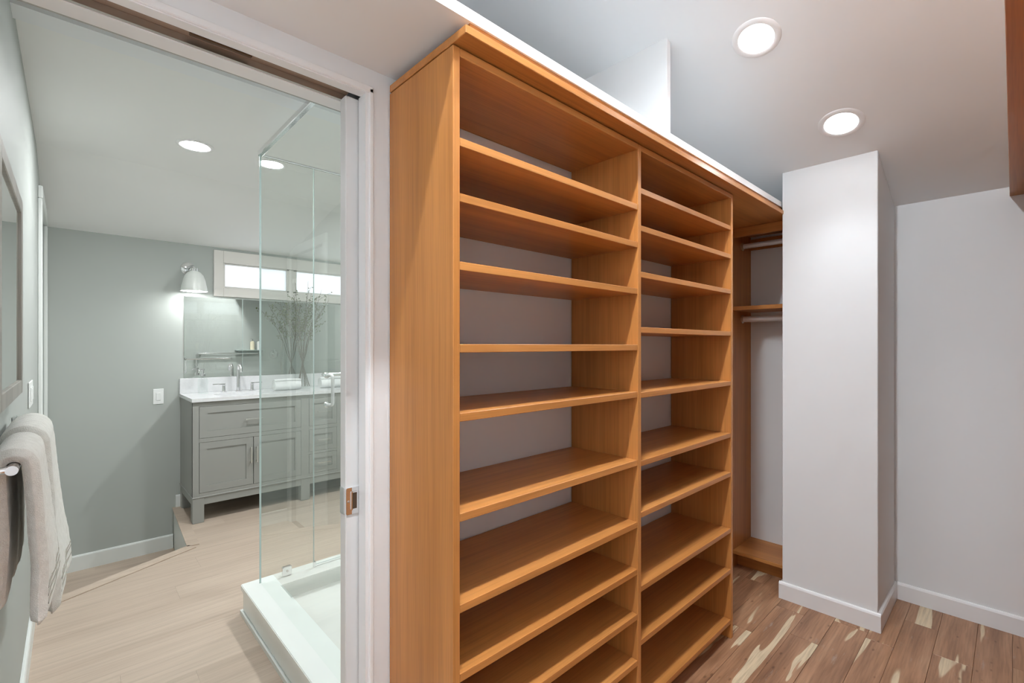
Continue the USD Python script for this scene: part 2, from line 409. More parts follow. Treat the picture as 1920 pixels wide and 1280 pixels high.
# closet floor: individual boards, running along x
fl = thing('floor', 'reclaimed brown plank floor with pale streaks in the closet', 'floor', (0, 0, 0), kind='structure')
part(fl, 'subfloor', bx(XL, XR, YO, YB + 0.06, -0.06, -0.019), M['subfloor'])
y, row = YO, 0
while y < YB + 0.06:
    w = (0.128, 0.105, 0.14, 0.118, 0.132)[row % 5]
    y1 = min(y + w, YB + 0.07)
    x = XL
    x -= rng.uniform(0, 0.6)
    while x < XR:
        L = rng.uniform(0.7, 1.7)
        a, b = max(x, XL), min(x + L, XR)
        if b - a > 0.05:
            d = rng.uniform(-0.0006, 0.0006)
            part(fl, 'plank', bx(a + 0.0004, b - 0.0004, y + 0.0004, y1 - 0.0004, -0.019, d, 0.001), M['rustic'])
        x += L
    y = y1
    row += 1

# ------------------------------------------------------------------ structure: bathroom
OW = (1.02, 2.235, 1.925, 2.17)   # window opening in the vanity wall
single('wall_vanity', cat(bx(0.66, OW[0], YV, YV + 0.14, -0.4, 2.6), bx(OW[1], XBR + 0.1, YV, YV + 0.14, -0.4, 2.6), bx(OW[0], OW[1], YV, YV + 0.14, -0.4, OW[2]), bx(OW[0], OW[1], YV, YV + 0.14, OW[3], 2.6),
                          bx(XW - 0.1, 0.66, YV, YV + 0.14, -0.4, 2.6)),
       M['sage'], 'sage green bathroom wall behind the vanity', 'wall', kind='structure')
DL = (4.06, 4.885)   # doorway in the left bathroom wall, on the lower landing
single('wall_bathroom_left', cat(bx(XW - 0.12, XW, YBB - 0.02, DL[0], -0.4, 2.6), bx(XW - 0.12, XW, DL[1], YV, -0.4, 2.6), bx(XW - 0.12, XW, DL[0], DL[1], 2.29, 2.6)),
       M['bath_paint'], 'pale bathroom wall with the framed mirror and towel bar', 'wall', kind='structure')
single('wall_bathroom_right', bx(XBR, XBR + 0.1, YBB, YV, -0.4, 2.6), M['bath_paint'], 'pale bathroom wall at the far end of the shower', 'wall', kind='structure')
single('wall_bathroom_near', cat(bx(DX1 + 0.2, XBR, YBB, YBB + 0.012, -0.02, 2.55), bx(DX1 + 0.004, DX1 + 0.2, YBB, YBB + 0.012, -0.02, 2.55), bx(XW, DX1 + 0.004, YBB, YBB + 0.012, DZ, 2.55)), M['bath_paint'], 'pale shower wall on the back of the doorway wall', 'wall', kind='structure')
zc0, zc1, yk = 2.552, 2.290, 3.80
ceilb = [(YBB - 0.03, zc0), (yk, zc0), (YV + 0.02, zc1), (YV + 0.02, zc1 + 0.03), (yk, zc0 + 0.018), (YBB - 0.03, zc0 + 0.018)]
v, f = prism(Polygon(ceilb), XW - 0.1, XBR + 0.1)
single('ceiling', (v[:, [2, 0, 1]], f), M['bath_ceiling'], 'pale bathroom ceiling that slopes down above the vanity wall', 'ceiling', kind='structure')

A0, A1 = (XW, 3.565), (0.616, 3.931)
main_poly = Polygon([(XW, YB + 0.07), (XBR, YB + 0.07), (XBR, YV), (0.665, YV), A1, A0])
low_poly = Polygon([A0, A1, (0.665, YV), (XW, YV)])


def oak_floor(parent, poly, top, w, y_start, seed):
    r = np.random.default_rng(seed)
    x0, y0, x1, y1 = poly.bounds
    y, row = y_start, 0
    while y < y1:
        x = x0 - r.uniform(0, 1.2)
        while x < x1:
            L = r.uniform(1.3, 2.1)
            g = poly.intersection(sbox(x + 0.0002, y + 0.0002, x + L - 0.0002, y + w - 0.0002))
            if g.area > 0.002:
                part(parent, 'plank', prism(g, top - 0.015, top), M['oak'])
            x += L
        y += w
        row += 1


fb = thing('floor', 'pale oak plank floor of the bathroom', 'floor', (0, 0, 0), kind='structure')
part(fb, 'subfloor', prism(main_poly.buffer(-0.03), -0.06, -0.0152), M['subfloor'])
oak_floor(fb, main_poly, 0.0, 0.185, YB + 0.07, 5)
fw = thing('floor', 'small lower landing of pale oak below the bathroom step', 'floor', (0, 0, LOW), kind='structure')
part(fw, 'subfloor', cat(prism(low_poly, LOW - 0.06, LOW - 0.0152), bx(XW - 0.12, XW, DL[0], DL[1], LOW - 0.06, LOW)), M['subfloor'])
oak_floor(fw, low_poly, LOW, 0.185, 3.4, 7)


def rib(p, q, off0, off1, z0, z1):
    """A board along p-q, between two offsets to its left."""
    p, q = np.array(p), np.array(q)
    d = (q - p) / np.linalg.norm(q - p)
    n = np.array([-d[1], d[0]])
    return prism(Polygon([p + n * off0, q + n * off0, q + n * off1, p + n * off1]), z0, z1)


st = thing('step', 'angled floor step with oak nosing and white riser down to the landing', 'step', (0.616, 3.931, LOW), kind='structure')
part(st, 'nosing', rib(A0, A1, -0.055, 0.022, 0.0005, 0.006), M['oak'])
part(st, 'nosing', rib(A1, (0.665, YV), -0.05, 0.022, 0.0005, 0.006), M['oak'])
part(st, 'riser', rib(A0, A1, -0.012, 0.010, LOW, -0.0155), M['bath_trim'])
part(st, 'riser', rib(A1, (0.665, YV), -0.012, 0.010, LOW, -0.0155), M['bath_trim'])

single('baseboard_sage', base_profile_run(XW, YV, 0.65, YV, 0, -1, 0.12, 0.014, LOW), M['bath_trim'], 'white baseboard of the sage wall on the lower landing', 'baseboard', kind='structure')
single('baseboard_vanity', base_profile_run(0.668, YV, 0.76, YV, 0, -1, 0.11, 0.014, 0.0), M['bath_trim'], 'short white baseboard left of the vanity legs', 'baseboard', kind='structure')
single('baseboard_bathroom_left', base_profile_run(XW, YBB + 0.012, XW, 3.53, 1, 0, 0.11, 0.014, 0.0), M['bath_trim'], 'white baseboard under the towel bar', 'baseboard', kind='structure')

# doorway: split jambs, beaded edge, track slot
dj = thing('trim_1', 'white painted pocket door frame between closet and bathroom', 'door frame', ((DX0 + DX1) / 2, YB, 0), kind='structure')
part(dj, 'head_jamb', bx(DX0, DX1, YB, YB + 0.030, DZ - 0.003, DZ + 0.012), M['trim_white'])
part(dj, 'head_jamb', bx(DX0, DX1, YB + 0.095, YBB, DZ - 0.003, DZ + 0.012), M['trim_white'])
part(dj, 'side_jamb', bx(DX1 - 0.012, DX1, YB, YB + 0.042, 0, DZ - 0.003), M['trim_white'])
part(dj, 'side_jamb', bx(DX1 - 0.012, DX1, YBB - 0.055, YBB, 0, DZ - 0.003), M['trim_white'])
part(dj, 'side_jamb', bx(DX0, DX0 + 0.012, YB, YBB, 0, DZ - 0.003), M['trim_white'])
part(dj, 'bead', bx(DX1 - 0.002, DX1 + 0.010, YB - 0.006, YB + 0.002, 0, DZ + 0.012, 0.002), M['trim_white'])
part(dj, 'bead', bx(DX0 - 0.01, DX1 + 0.010, YB - 0.006, YB + 0.002, DZ + 0.0, DZ + 0.018, 0.002), M['trim_white'])
part(dj, 'track_housing', bx(DX0, DX1 - 0.03, YB + 0.031, YB + 0.094, DZ + 0.016, DZ + 0.03), M['track_brown'], label='brown lining of the door track slot')
part(dj, 'track', bx(DX0, DX1 - 0.03, YB + 0.084, YB + 0.0945, DZ - 0.001, DZ + 0.0155), M['brushed'], label='thin metal sliding door track')
part(dj, 'hanger', bx(0.20, 0.33, YB + 0.055, YB + 0.066, DZ + 0.007, DZ + 0.0155, 0.002), M['bronze'])

DE, DF = 0.5635, 1.281    # pocket door leading edge and closet face
d1 = thing('door_1', 'white pocket door slid open, only its leading edge showing', 'door', (0.9, DF, 0.01), kind='structure')
part(d1, 'door_leaf', bx(DE, 1.30, DF, DF + 0.036, 0.010, DZ - 0.004, 0.002), M['door_white'])
lp = Polygon([(DE + 0.0005, 0.925), (0.609, 0.925), (0.609, 1.000), (DE + 0.0005, 1.000)]).buffer(-0.004).buffer(0.004)
cut = sbox(0.580, 0.940, 0.594, 0.986).buffer(0.003)
v, f = prism(lp.difference(cut), 0, 0.003)
plate = part(d1, 'latch_plate', (np.stack([v[:, 0], DF - v[:, 2], v[:, 1]], 1), f[:, ::-1]), M['chrome'], label='polished latch plate with finger pull on the door face')
v, f = prism(cut.difference(cut.buffer(-0.0035)), 0, 0.006)
part(plate, 'pull_rim', (np.stack([v[:, 0], DF - v[:, 2], v[:, 1]], 1), f[:, ::-1]), M['chrome'])
part(plate, 'pull_recess', bx(0.5785, 0.5955, DF - 0.0012, DF + 0.0005, 0.9385, 0.9875), M['bronze'])
part(plate, 'screw', lathe([(0, 0.001), (0.0035, 0.001), (0.0035, -0.003), (0.0025, -0.0045), (0, -0.0045)], (0.5705, DF, 0.962), 16, 'y'), M['brushed'])
part(d1, 'edge_plate', bx(DE - 0.003, DE + 0.001, DF + 0.004, DF + 0.032, 0.925, 1.000, 0.001), M['chrome'], label='latch plate on the door edge')

# left bathroom doorway with casing and a closed white door
d2 = thing('door_2', 'white panelled door in the left bathroom wall beside the sage wall', 'door', (XW - 0.06, (DL[0] + DL[1]) / 2, LOW), kind='structure')
part(d2, 'door_leaf', bx(XW - 0.075, XW - 0.04, DL[0] + 0.002, DL[1] - 0.002, LOW + 0.004, 2.02, 0.002), M['bath_trim'])
part(d2, 'door_stop', bx(XW - 0.115, XW - 0.076, DL[0], DL[1], LOW, 2.28), M['bath_trim'])  # full panel added behind the leaf to keep sky light out
part(d2, 'transom_panel', bx(XW - 0.075, XW - 0.05, DL[0], DL[1], 2.06, 2.29), M['bath_trim'])
part(d2, 'head_rail', bx(XW - 0.08, XW - 0.01, DL[0], DL[1], 2.02, 2.06), M['bath_trim'])
for a, b in ((0.06, 0.40), (0.44, 0.77)):
    part(d2, 'door_panel', cat(bx(XW - 0.0405, XW - 0.034, DL[0] + a, DL[0] + b, LOW + 0.2, 0.75, 0.003), bx(XW - 0.0405, XW - 0.034, DL[0] + a, DL[0] + b, 0.9, 1.9, 0.003)), M['bath_trim'])
t3 = thing('trim_2', 'white casing round the left bathroom door', 'door casing', (XW, DL[0], LOW), kind='structure')
part(t3, 'casing', bx(XW, XW + 0.02, DL[0] - 0.075, DL[0] + 0.005, LOW, 2.284, 0.004), M['bath_trim'])
part(t3, 'casing', bx(XW, XW + 0.02, DL[1] - 0.005, DL[1] + 0.075, LOW, 2.285, 0.004), M['bath_trim'])
part(t3, 'casing', bx(XW, XW + 0.022, DL[0] - 0.075, DL[1] - 0.01, 2.285, 2.36, 0.004), M['bath_trim'])

# window above the vanity mirror
w1 = thing('window_1', 'frosted two-pane transom window in cream frame above the vanity mirror', 'window', (1.63, YV, 1.85), kind='structure')
Y0 = YV - 0.018
for a in ((0.949, OW[0] + 0.006, 1.85, 2.270), (OW[1] - 0.006, 2.31, 1.85, 2.270), (OW[0] + 0.006, OW[1] - 0.006, 2.160, 2.270), (OW[0] + 0.006, OW[1] - 0.006, 1.85, 1.930)):
    part(w1, 'casing', bx(a[0], a[1], Y0, YV + 0.001, a[2], a[3], 0.003), M['window_trim'])
for a in ((OW[0], 1.043, OW[2], OW[3]), (1.580, 1.676, OW[2], OW[3]), (2.213, OW[1], OW[2], OW[3]), (1.043, 2.213, 2.149, OW[3]), (1.043, 2.213, OW[2], 1.947)):
    part(w1, 'sash', bx(a[0], a[1], YV + 0.008, YV + 0.05, a[2], a[3], 0.002), M['window_trim'])
part(w1, 'mullion', bx(1.600, 1.645, YV + 0.002, YV + 0.012, OW[2], OW[3], 0.002), M['window_trim'])
for a, b in ((1.043, 1.580), (1.676, 2.213)):
    part(w1, 'pane', bx(a, b, YV + 0.028, YV + 0.032, 1.947, 2.149), M['frosted'], label='bright frosted pane')

w2 = thing('window_2', 'unseen tall white window in the closet end wall, out of the frame, lighting the column and shelving', 'window', (XL, (UNSEEN_WIN2[0] + UNSEEN_WIN2[1]) / 2, UNSEEN_WIN2[2]), kind='structure')  # out of view, placed to light the column and the shelving side
a0, a1, b0, b1 = UNSEEN_WIN2
for q in ((a0 - 0.07, a0, b0 - 0.07, b1 + 0.07), (a1, a1 + 0.07, b0 - 0.07, b1 + 0.07), (a0, a1, b1, b1 + 0.07), (a0, a1, b0 - 0.07, b0)):
    part(w2, 'casing', bx(XL, XL + 0.018, q[0], q[1], q[2], q[3], 0.003), M['trim_white'])
for q in ((a0, a0 + 0.04, b0, b1), (a1 - 0.04, a1, b0, b1), (a0 + 0.04, a1 - 0.04, b1 - 0.04, b1), (a0 + 0.04, a1 - 0.04, b0, b0 + 0.04), (a0 + 0.04, a1 - 0.04, (b0 + b1) / 2 - 0.02, (b0 + b1) / 2 + 0.02)):
    part(w2, 'sash', bx(XL - 0.05, XL - 0.02, q[0], q[1], q[2], q[3], 0.002), M['trim_white'])
for q in ((b0 + 0.04, (b0 + b1) / 2 - 0.02), ((b0 + b1) / 2 + 0.02, b1 - 0.04)):
    part(w2, 'pane', bx(XL - 0.037, XL - 0.033, a0 + 0.04, a1 - 0.04, q[0], q[1]), M['clear_glass'])

# ------------------------------------------------------------------ closet shelving
TK = 0.0208
YF = 0.9235
CROWN0, CROWN1 = 2.130, 2.1505


def bookcase(label, xs, yf, yb, bays, s, crown_x):
    """xs: left faces of the uprights; s = +1 if the back is towards +y. bays: shelf-top heights per bay."""
    t = thing('shelving_unit', label, 'shelving unit', (xs[0], yf, 0))
    for i, x in enumerate(xs):
        part(t, 'side_panel' if i in (0, len(xs) - 1) else 'divider', bx(x, x + TK, yf, yb, 0.0, CROWN0 - 0.004, 0.0012), M['wood_z'])
    for i, zs in enumerate(bays):
        a, b = xs[i] + TK, xs[i + 1]
        for z in zs:
            part(t, 'shelf', bx(a + 0.0005, b - 0.0005, yf + s * 0.0015, yb - s * 0.002, z - TK, z, 0.0012), M['wood_x'])
        part(t, 'top_panel', bx(a, b, yf + s * 0.0005, yb, CROWN0 - TK - 0.004, CROWN0 - 0.004, 0.0012), M['wood_x'])
        part(t, 'toe_kick', bx(a, b, yf + s * 0.05, yf + s * 0.065, 0.0, zs[-1] - TK), M['wood_x'])
    part(t, 'crown_board', bx(crown_x[0], crown_x[1], yf - s * 0.050, yb, CROWN0, CROWN1, 0.0015), M['wood_x'])
    return t


unit = bookcase('tall cherry-brown open shelving unit with two bays of shelves', [0.6727, 1.4885, 2.304], YF, YB - 0.003,
                [[1.909, 1.773, 1.606, 1.404, 1.235, 0.990, 0.767, 0.598, 0.436, 0.270, 0.095], [1.973, 1.837, 1.669, 1.468, 1.231, 0.983, 0.796, 0.527, 0.333, 0.092]], 1, (0.6727, XR))
part(unit, 'filler_strip', bx(0.70, XR, 0.893, 0.913, CROWN1, SOF0 - 0.001), M['wood_x'])
bookcase('brown shelving unit at the right edge, only its overhanging top showing', [0.80, 1.638, 2.476, XR - TK - 0.002], -0.037, YO + 0.003,
         [[1.90, 0.095]] * 3, -1, (0.80, XR - 0.001))  # bays out of view, kept open so the wall behind returns light

hu = thing('hanging_unit', 'brown wardrobe hanging section with two white rods between shelving and column', 'wardrobe section', (3.03, 1.05, 0))
XF = 3.045
part(hu, 'side_panel', bx(XF, XR, 1.2135, YB - 0.001, 0.0, CROWN0 - 0.001, 0.001), M['wood_z'])
part(hu, 'side_panel', bx(XF, XR, COL[3] + 0.015, COL[3] + 0.034, 0.094, CROWN0 - 0.001, 0.001), M['wood_z'])
part(hu, 'base_shelf', bx(XF, XR - 0.001, COL[3] + 0.035, 1.2130, 0.092, 0.113, 0.002), M['wood_y'])
part(hu, 'toe_kick', bx(3.125, 3.14, COL[3] + 0.016, 1.2130, 0.0, 0.092), M['wood_y'])
part(hu, 'shelf', bx(XF + 0.003, XR - 0.001, COL[3] + 0.035, 1.2130, 1.622, 1.646, 0.0015), M['wood_y'])
part(hu, 'top_rail', bx(XF - 0.02, XF, COL[3] + 0.015, YB - 0.001, 2.074, CROWN0 - 0.001, 0.0015), M['wood_y'])
part(hu, 'cleat', bx(XR - 0.02, XR - 0.001, COL[3] + 0.035, 1.2130, 2.04, 2.11), M['wood_y'])
for z, rr_ in ((2.045, 0.0165), (1.572, 0.0195)):
    rd = part(hu, 'hanging_rod', tube([(3.20, COL[3] + 0.036, z), (3.20, 1.2125, z)], rr_, 20), M['rod_white'], 40, label='white metal hanging rod')
    part(rd, 'flange', lathe([(0, 0), (0.026, 0), (0.026, -0.006), (0.019, -0.012), (0, -0.012)], (3.20, 1.2130, z), 24, 'y'), M['brushed'], 40)

# ------------------------------------------------------------------ recessed lights


def downlight(x, y, z, nx, lamp, label, beam):
    """Recessed light set into a ceiling that rises nx per metre towards -x."""
    path = fresh('/World', 'recessed_light')
    xf = UsdGeom.Xform.Define(stage, path)
    xf.AddTranslateOp().Set(Gf.Vec3d(x, y, z))
    xf.AddRotateYOp().Set(math.degrees(math.atan(nx)))
    tag(xf.GetPrim(), label, 'ceiling light', 'recessed closet lights' if beam else 'recessed bathroom lights')
    bases[path] = np.zeros(3)
    part(path, 'trim_ring', lathe([(0.066, -0.001), (0.070, -0.005), (0.080, -0.006), (0.090, -0.004), (0.093, 0.0), (0.066, 0.0), (0.066, -0.001)], n=48), M['trim_white'], 50)
    part(path, 'lens', lathe([(0, -0.0030), (0.067, -0.0030), (0.067, -0.0005), (0, -0.0005)], n=48), M[lamp], label='glowing white lens')
    if beam:      # the beam of the reflector behind the lens
        b = UsdLux.SphereLight.Define(stage, path + '/beam')
        b.CreateRadiusAttr(0.05)
        b.CreateIntensityAttr(beam)
        b.CreateColorAttr(Gf.Vec3f(*CLOSET_TINT))
        sh_ = UsdLux.ShapingAPI.Apply(b.GetPrim())
        sh_.CreateShapingConeAngleAttr(62.0)
        sh_.CreateShapingConeSoftnessAttr(1.0)
        b.AddTranslateOp().Set(Gf.Vec3d(0, 0, -0.056))
        b.AddRotateYOp().Set(-0.10 * math.degrees(math.atan(nx)))      # gimbal turned down a little
    return path


for x, y, lab in ((2.076, 0.731, 'round recessed light in the sloping closet ceiling, nearer the camera above the shelving'),
                  (2.653, 0.557, 'round recessed light in the sloping closet ceiling, above the boxed column')):
    downlight(x, y, ceil_z(x), 0.39, 'lamp_closet', lab, LAMP_A)

bl = thing('batten_light', 'unseen slim white linear lamp along the flat closet ceiling, out of the frame above, lighting the shelving and walls', 'ceiling light', (0.48, 0.52, ceil_z(0.48)))  # out of view, placed to light the shelving, column and walls
X0, X1 = 0.12, 0.84


def sloped(x0, x1, y0, y1, d0, d1):
    return prism_y([(x0, ceil_z(x0) - d0), (x1, ceil_z(x1) - d0), (x1, ceil_z(x1) - d1), (x0, ceil_z(x0) - d1)], y0, y1)


part(bl, 'housing', sloped(X0 - 0.02, X1 + 0.02, 0.475, 0.565, 0.0005, 0.030), M['trim_white'])
part(bl, 'baffle', sloped(X0 - 0.02, X1 + 0.02, 0.558, 0.565, 0.029, 0.09), M['trim_white'])  # added plate, keeps the unseen lamp's light off the loft
part(bl, 'diffuser', sloped(X0, X1, 0.490, 0.550, 0.030, 0.042), M['lamp_unseen_batten'], label='glowing white diffuser of the unseen lamp')
downlight(0.526, 3.225, zc0, 0.0, 'lamp_bath', 'round recessed light in the bathroom ceiling, seen through the doorway', None)
downlight(1.85, 3.30, zc0, 0.0, 'lamp_bath', 'unseen round recessed light added in the bathroom ceiling before the vanity drawers', None)  # unseen lamp, added to light the vanity side of the bathroom
downlight(1.75, 2.05, zc0, 0.0, 'lamp_bath', 'unseen round recessed light added over the shower', None)  # unseen lamp, added to light the shower

# ------------------------------------------------------------------ shower
CZ = 0.155
cu = thing('shower_curb', 'white low shower curb with a shallow white tray inside', 'shower base', (0.65, 2.762, 0))
LP = lambda o, i: Polygon([(0.650 + o, YBB + 0.013), (0.800 - i, YBB + 0.013), (0.800 - i, 2.605 + i), (XBR, 2.605 + i), (XBR, 2.762 - o), (0.650 + o, 2.762 - o)])
part(cu, 'curb', prism(LP(0.010, 0.010), 0.0, 0.13), M['shower_white'])
cap = LP(0, 0).buffer(-0.008).buffer(0.008)
part(cu, 'curb_cap', cat(prism(cap, 0.128, CZ - 0.003), prism(cap.buffer(-0.003), CZ - 0.0031, CZ)), M['shower_white'])
part(cu, 'base_strip', prism(LP(-0.002, 0.0).difference(LP(0.010, -0.01)), 0.0, 0.022), M['bath_trim'])
part(cu, 'tray', bx(0.79, XBR, YBB + 0.013, 2.615, 0.0, 0.07), M['shower_white'])
part(cu, 'drain', lathe([(0, 0.0), (0.05, 0.0), (0.05, 0.003), (0.045, 0.004), (0, 0.004)], (1.9, 2.0, 0.07), 32), M['chrome'])

GT = 2.395
gs = thing('shower_enclosure', 'frameless clear glass shower enclosure with chrome top rail', 'shower screen', (0.729, 2.70, CZ))


def sheet(a, b, c, d):
    """The clear face of a pane; its polished edges are built as solid strips round it."""
    return np.array([a, b, c, d], float), np.array([[0, 1, 2], [0, 2, 3]])


part(gs, 'side_pane', sheet((0.729, YBB + 0.014, CZ), (0.729, 2.705, CZ), (0.729, 2.705, GT), (0.729, YBB + 0.014, GT)), M['shower_glass'], label='clear glass side pane facing the door')
fp = lambda x0, x1, z0, z1: sheet((x0, 2.70, z0), (x1, 2.70, z0), (x1, 2.70, z1), (x0, 2.70, z1))
part(gs, 'front_pane', fp(0.7345, 1.000, CZ, GT), M['shower_glass'], label='narrow fixed glass pane')
dr = part(gs, 'glass_door', fp(1.004, 1.72, CZ + 0.012, GT - 0.01), M['shower_glass'], label='hinged glass shower door')
part(gs, 'front_pane', fp(1.724, XBR, CZ, GT), M['shower_glass'])
part(gs, 'polished_edge', bx(0.7242, 0.7338, 2.7051, 2.7066, CZ, GT), M['glass_edge'])
part(gs, 'polished_edge', cat(bx(1.0001, 1.0014, 2.6955, 2.7045, CZ, GT), bx(1.0026, 1.0039, 2.6955, 2.7045, CZ + 0.012, GT - 0.01), bx(1.7201, 1.7214, 2.6955, 2.7045, CZ + 0.012, GT - 0.01), bx(1.7226, 1.7239, 2.6955, 2.7045, CZ, GT), bx(1.004, 1.72, 2.6955, 2.7045, CZ + 0.0105, CZ + 0.012)), M['glass_edge'])
part(gs, 'top_rail', bx(0.718, 0.740, YBB + 0.014, 2.712, GT, GT + 0.028, 0.003), M['chrome'], label='chrome rail along the top of the side pane')
part(gs, 'top_rail', bx(0.740, XBR, 2.693, 2.707, GT, GT + 0.010, 0.002), M['chrome'])
cl = part(gs, 'glass_clamp', bx(0.835, 0.882, 2.688, 2.712, CZ, CZ + 0.050, 0.004), M['chrome'], label='chrome glass clamp on the curb')
part(cl, 'screw', lathe([(0, 0), (0.006, 0), (0.006, -0.003), (0, -0.003)], (0.858, 2.688, CZ + 0.027), 16, 'y'), M['brushed'])
part(gs, 'glass_clamp', bx(1.0, 1.012, 2.690, 2.710, CZ, CZ + 0.03, 0.002), M['chrome'])
hx, z0, z1 = 1.072, 1.063, 1.232
hp = [(hx, 2.694, z1), (hx, 2.675, z1)] + [tuple(p) for p in arc((hx + 0.012, 2.655, z1 - 0.02), 0.02, 90, 0, 6, (0, -1, 0), (0, 0, 1))] + [tuple(p) for p in arc((hx + 0.012, 2.655, z0 + 0.02), 0.02, 0, -90, 6, (0, -1, 0), (0, 0, 1))] + [(hx, 2.675, z0), (hx, 2.694, z0)]
hd = part(dr, 'pull_handle', tube(hp, 0.0095, 14), M['rod_white'], 40, label='white D-shaped pull inside the shower door')
for z in (z0, z1):
    part(dr, 'handle_rose', lathe([(0, 0.0), (0.016, 0.0), (0.018, -0.006), (0.014, -0.014), (0, -0.016)], (hx, 2.695, z), 24, 'y'), M['chrome'], 40)
part(dr, 'towel_bar', tube([(hx, 2.706, z1), (hx, 2.745, z1), (hx + 0.02, 2.76, z1), (hx + 0.48, 2.76, z1), (hx + 0.50, 2.745, z1), (hx + 0.50, 2.706, z1)], 0.009, 14), M['chrome'], 40)

# fittings on the shower wall (seen in the vanity mirror)
ys = YBB + 0.012
gb = thing('grab_bar', 'L-shaped chrome grab bar on the shower wall, seen in the vanity mirror', 'grab bar', (1.40, ys, 1.08))
part(gb, 'bar', tube([(1.40, ys + 0.05, 1.09)] + [(1.40, ys + 0.05, 1.25)] + [tuple(p) for p in arc((1.43, ys + 0.05, 1.25), 0.03, 180, 90, 6, (1, 0, 0), (0, 0, 1))] + [(2.24, ys + 0.05, 1.28)], 0.013, 14), M['chrome'], 40)
for p in ((1.40, 1.095), (2.23, 1.28), (1.46, 1.28)):
    part(gb, 'mount', tube([(p[0], ys, p[1]), (p[0], ys + 0.05, p[1])], 0.014, 14), M['chrome'], 40)
sr = thing('shower_rail', 'vertical chrome shower rail with hand shower, seen in the vanity mirror', 'shower', (2.64, ys, 0.95))
part(sr, 'rail', tube([(2.64, ys + 0.055, 0.95), (2.64, ys + 0.055, 2.15)], 0.011, 14), M['chrome'], 40)
for z in (0.98, 2.12):
    part(sr, 'mount', tube([(2.64, ys, z), (2.64, ys + 0.055, z)], 0.014, 12), M['chrome'], 40)
part(sr, 'hand_shower', cat(tube([(2.64, ys + 0.09, 1.80), (2.64, ys + 0.13, 2.0)], 0.012, 12), lathe([(0, 0.0), (0.05, 0.0), (0.05, 0.012), (0.02, 0.03), (0, 0.03)], (2.64, ys + 0.15, 2.0), 24)), M['chrome'], 40)
part(sr, 'hose', tube([(2.64, ys + 0.08, 1.80), (2.60, ys + 0.10, 1.4), (2.58, ys + 0.10, 1.1), (2.62, ys + 0.06, 0.92), (2.66, ys + 0.02, 0.98), (2.68, ys + 0.001, 1.02)], 0.007, 10), M['brushed'], 40)
part(sr, 'valve', cat(lathe([(0, 0), (0.07, 0), (0.065, 0.01), (0.03, 0.012), (0.025, 0.05), (0, 0.052)], (2.50, ys, 1.25), 32, 'y'), bx(2.49, 2.51, ys + 0.045, ys + 0.06, 1.25, 1.34, 0.004)), M['chrome'], 40)
sh = thing('shower_shelf', 'small glass shelf with bottles on the shower wall, seen in the vanity mirror', 'shelf', (2.15, ys, 1.33))
part(sh, 'glass_plate', bx(1.92, 2.34, ys, ys + 0.12, 1.325, 1.333), M['glass_edge'])
for x in (1.96, 2.30):
    part(sh, 'bracket', bx(x - 0.008, x + 0.008, ys, ys + 0.10, 1.308, 1.3245, 0.003), M['chrome'])


def bottle(x, y, z, h, r, m, label):
    t = thing('bottle', label, 'bottle', (x, y, z), 'bottles on the shower shelf')
    part(t, 'body', lathe([(0, 0), (r * 0.95, 0), (r, 0.004), (r, h * 0.72), (r * 0.8, h * 0.8), (r * 0.3, h * 0.84), (r * 0.3, h * 0.86), (0, h * 0.86)], (x, y, z), 24), m, 40)
    part(t, 'pump', cat(lathe([(0, h * 0.86), (r * 0.42, h * 0.86), (r * 0.42, h * 0.92), (r * 0.15, h * 0.93), (r * 0.15, h), (0, h)], (x, y, z), 16), bx(x - r * 0.9, x + r * 0.3, y - r * 0.2, y + r * 0.2, z + h * 0.98, z + h * 1.03, 0.002)), M['chrome'], 40)


bottle(2.16, ys + 0.06, 1.333, 0.17, 0.032, M['soap'], 'amber soap bottle on the shower shelf, left one in the mirror')
bottle(2.26, ys + 0.06, 1.333, 0.17, 0.032, M['porcelain'], 'white pump bottle on the shower shelf, seen in the mirror')

# ------------------------------------------------------------------ vanity
VX0, VX1, VF = 0.700, 2.740, 4.397
va = thing('vanity_cabinet', 'grey shaker vanity cabinet on square legs with nickel pulls', 'vanity', (VX0, VF, 0))
part(va, 'carcass', cat(bx(VX0 + 0.02, VX1 - 0.02, VF + 0.024, YV - 0.003, 0.205, 0.80), bx(VX0 + 0.02, VX1 - 0.02, VF + 0.024, VF + 0.05, 0.80, 0.956), bx(VX0 + 0.02, VX1 - 0.02, YV - 0.05, YV - 0.003, 0.80, 0.956)), M['vanity_grey'])
part(va, 'side_panel', bx(VX0, VX0 + 0.02, VF + 0.002, YV - 0.002, 0.208, 0.956, 0.002), M['vanity_grey'])
part(va, 'side_panel', bx(VX1 - 0.02, VX1, VF + 0.002, YV - 0.002, 0.208, 0.956, 0.002), M['vanity_grey'])
stiles = [(VX0, 0.744), (1.520, 1.590), (1.850, 1.920), (VX1 - 0.044, VX1)]
ff = [bx(a, b, VF, VF + 0.024, 0.208, 0.956, 0.001) for a, b in stiles]
secs = [(0.744, 1.520), (1.590, 1.850), (1.920, VX1 - 0.044)]
for a, b in secs:
    ff += [bx(a, b, VF, VF + 0.024, 0.918, 0.956), bx(a, b, VF, VF + 0.024, 0.208, 0.234), bx(a, b, VF, VF + 0.024, 0.634, 0.666)]
ff.append(bx(1.590, 1.850, VF, VF + 0.024, 0.412, 0.432))
part(va, 'face_frame', cat(*ff), M['vanity_grey'])


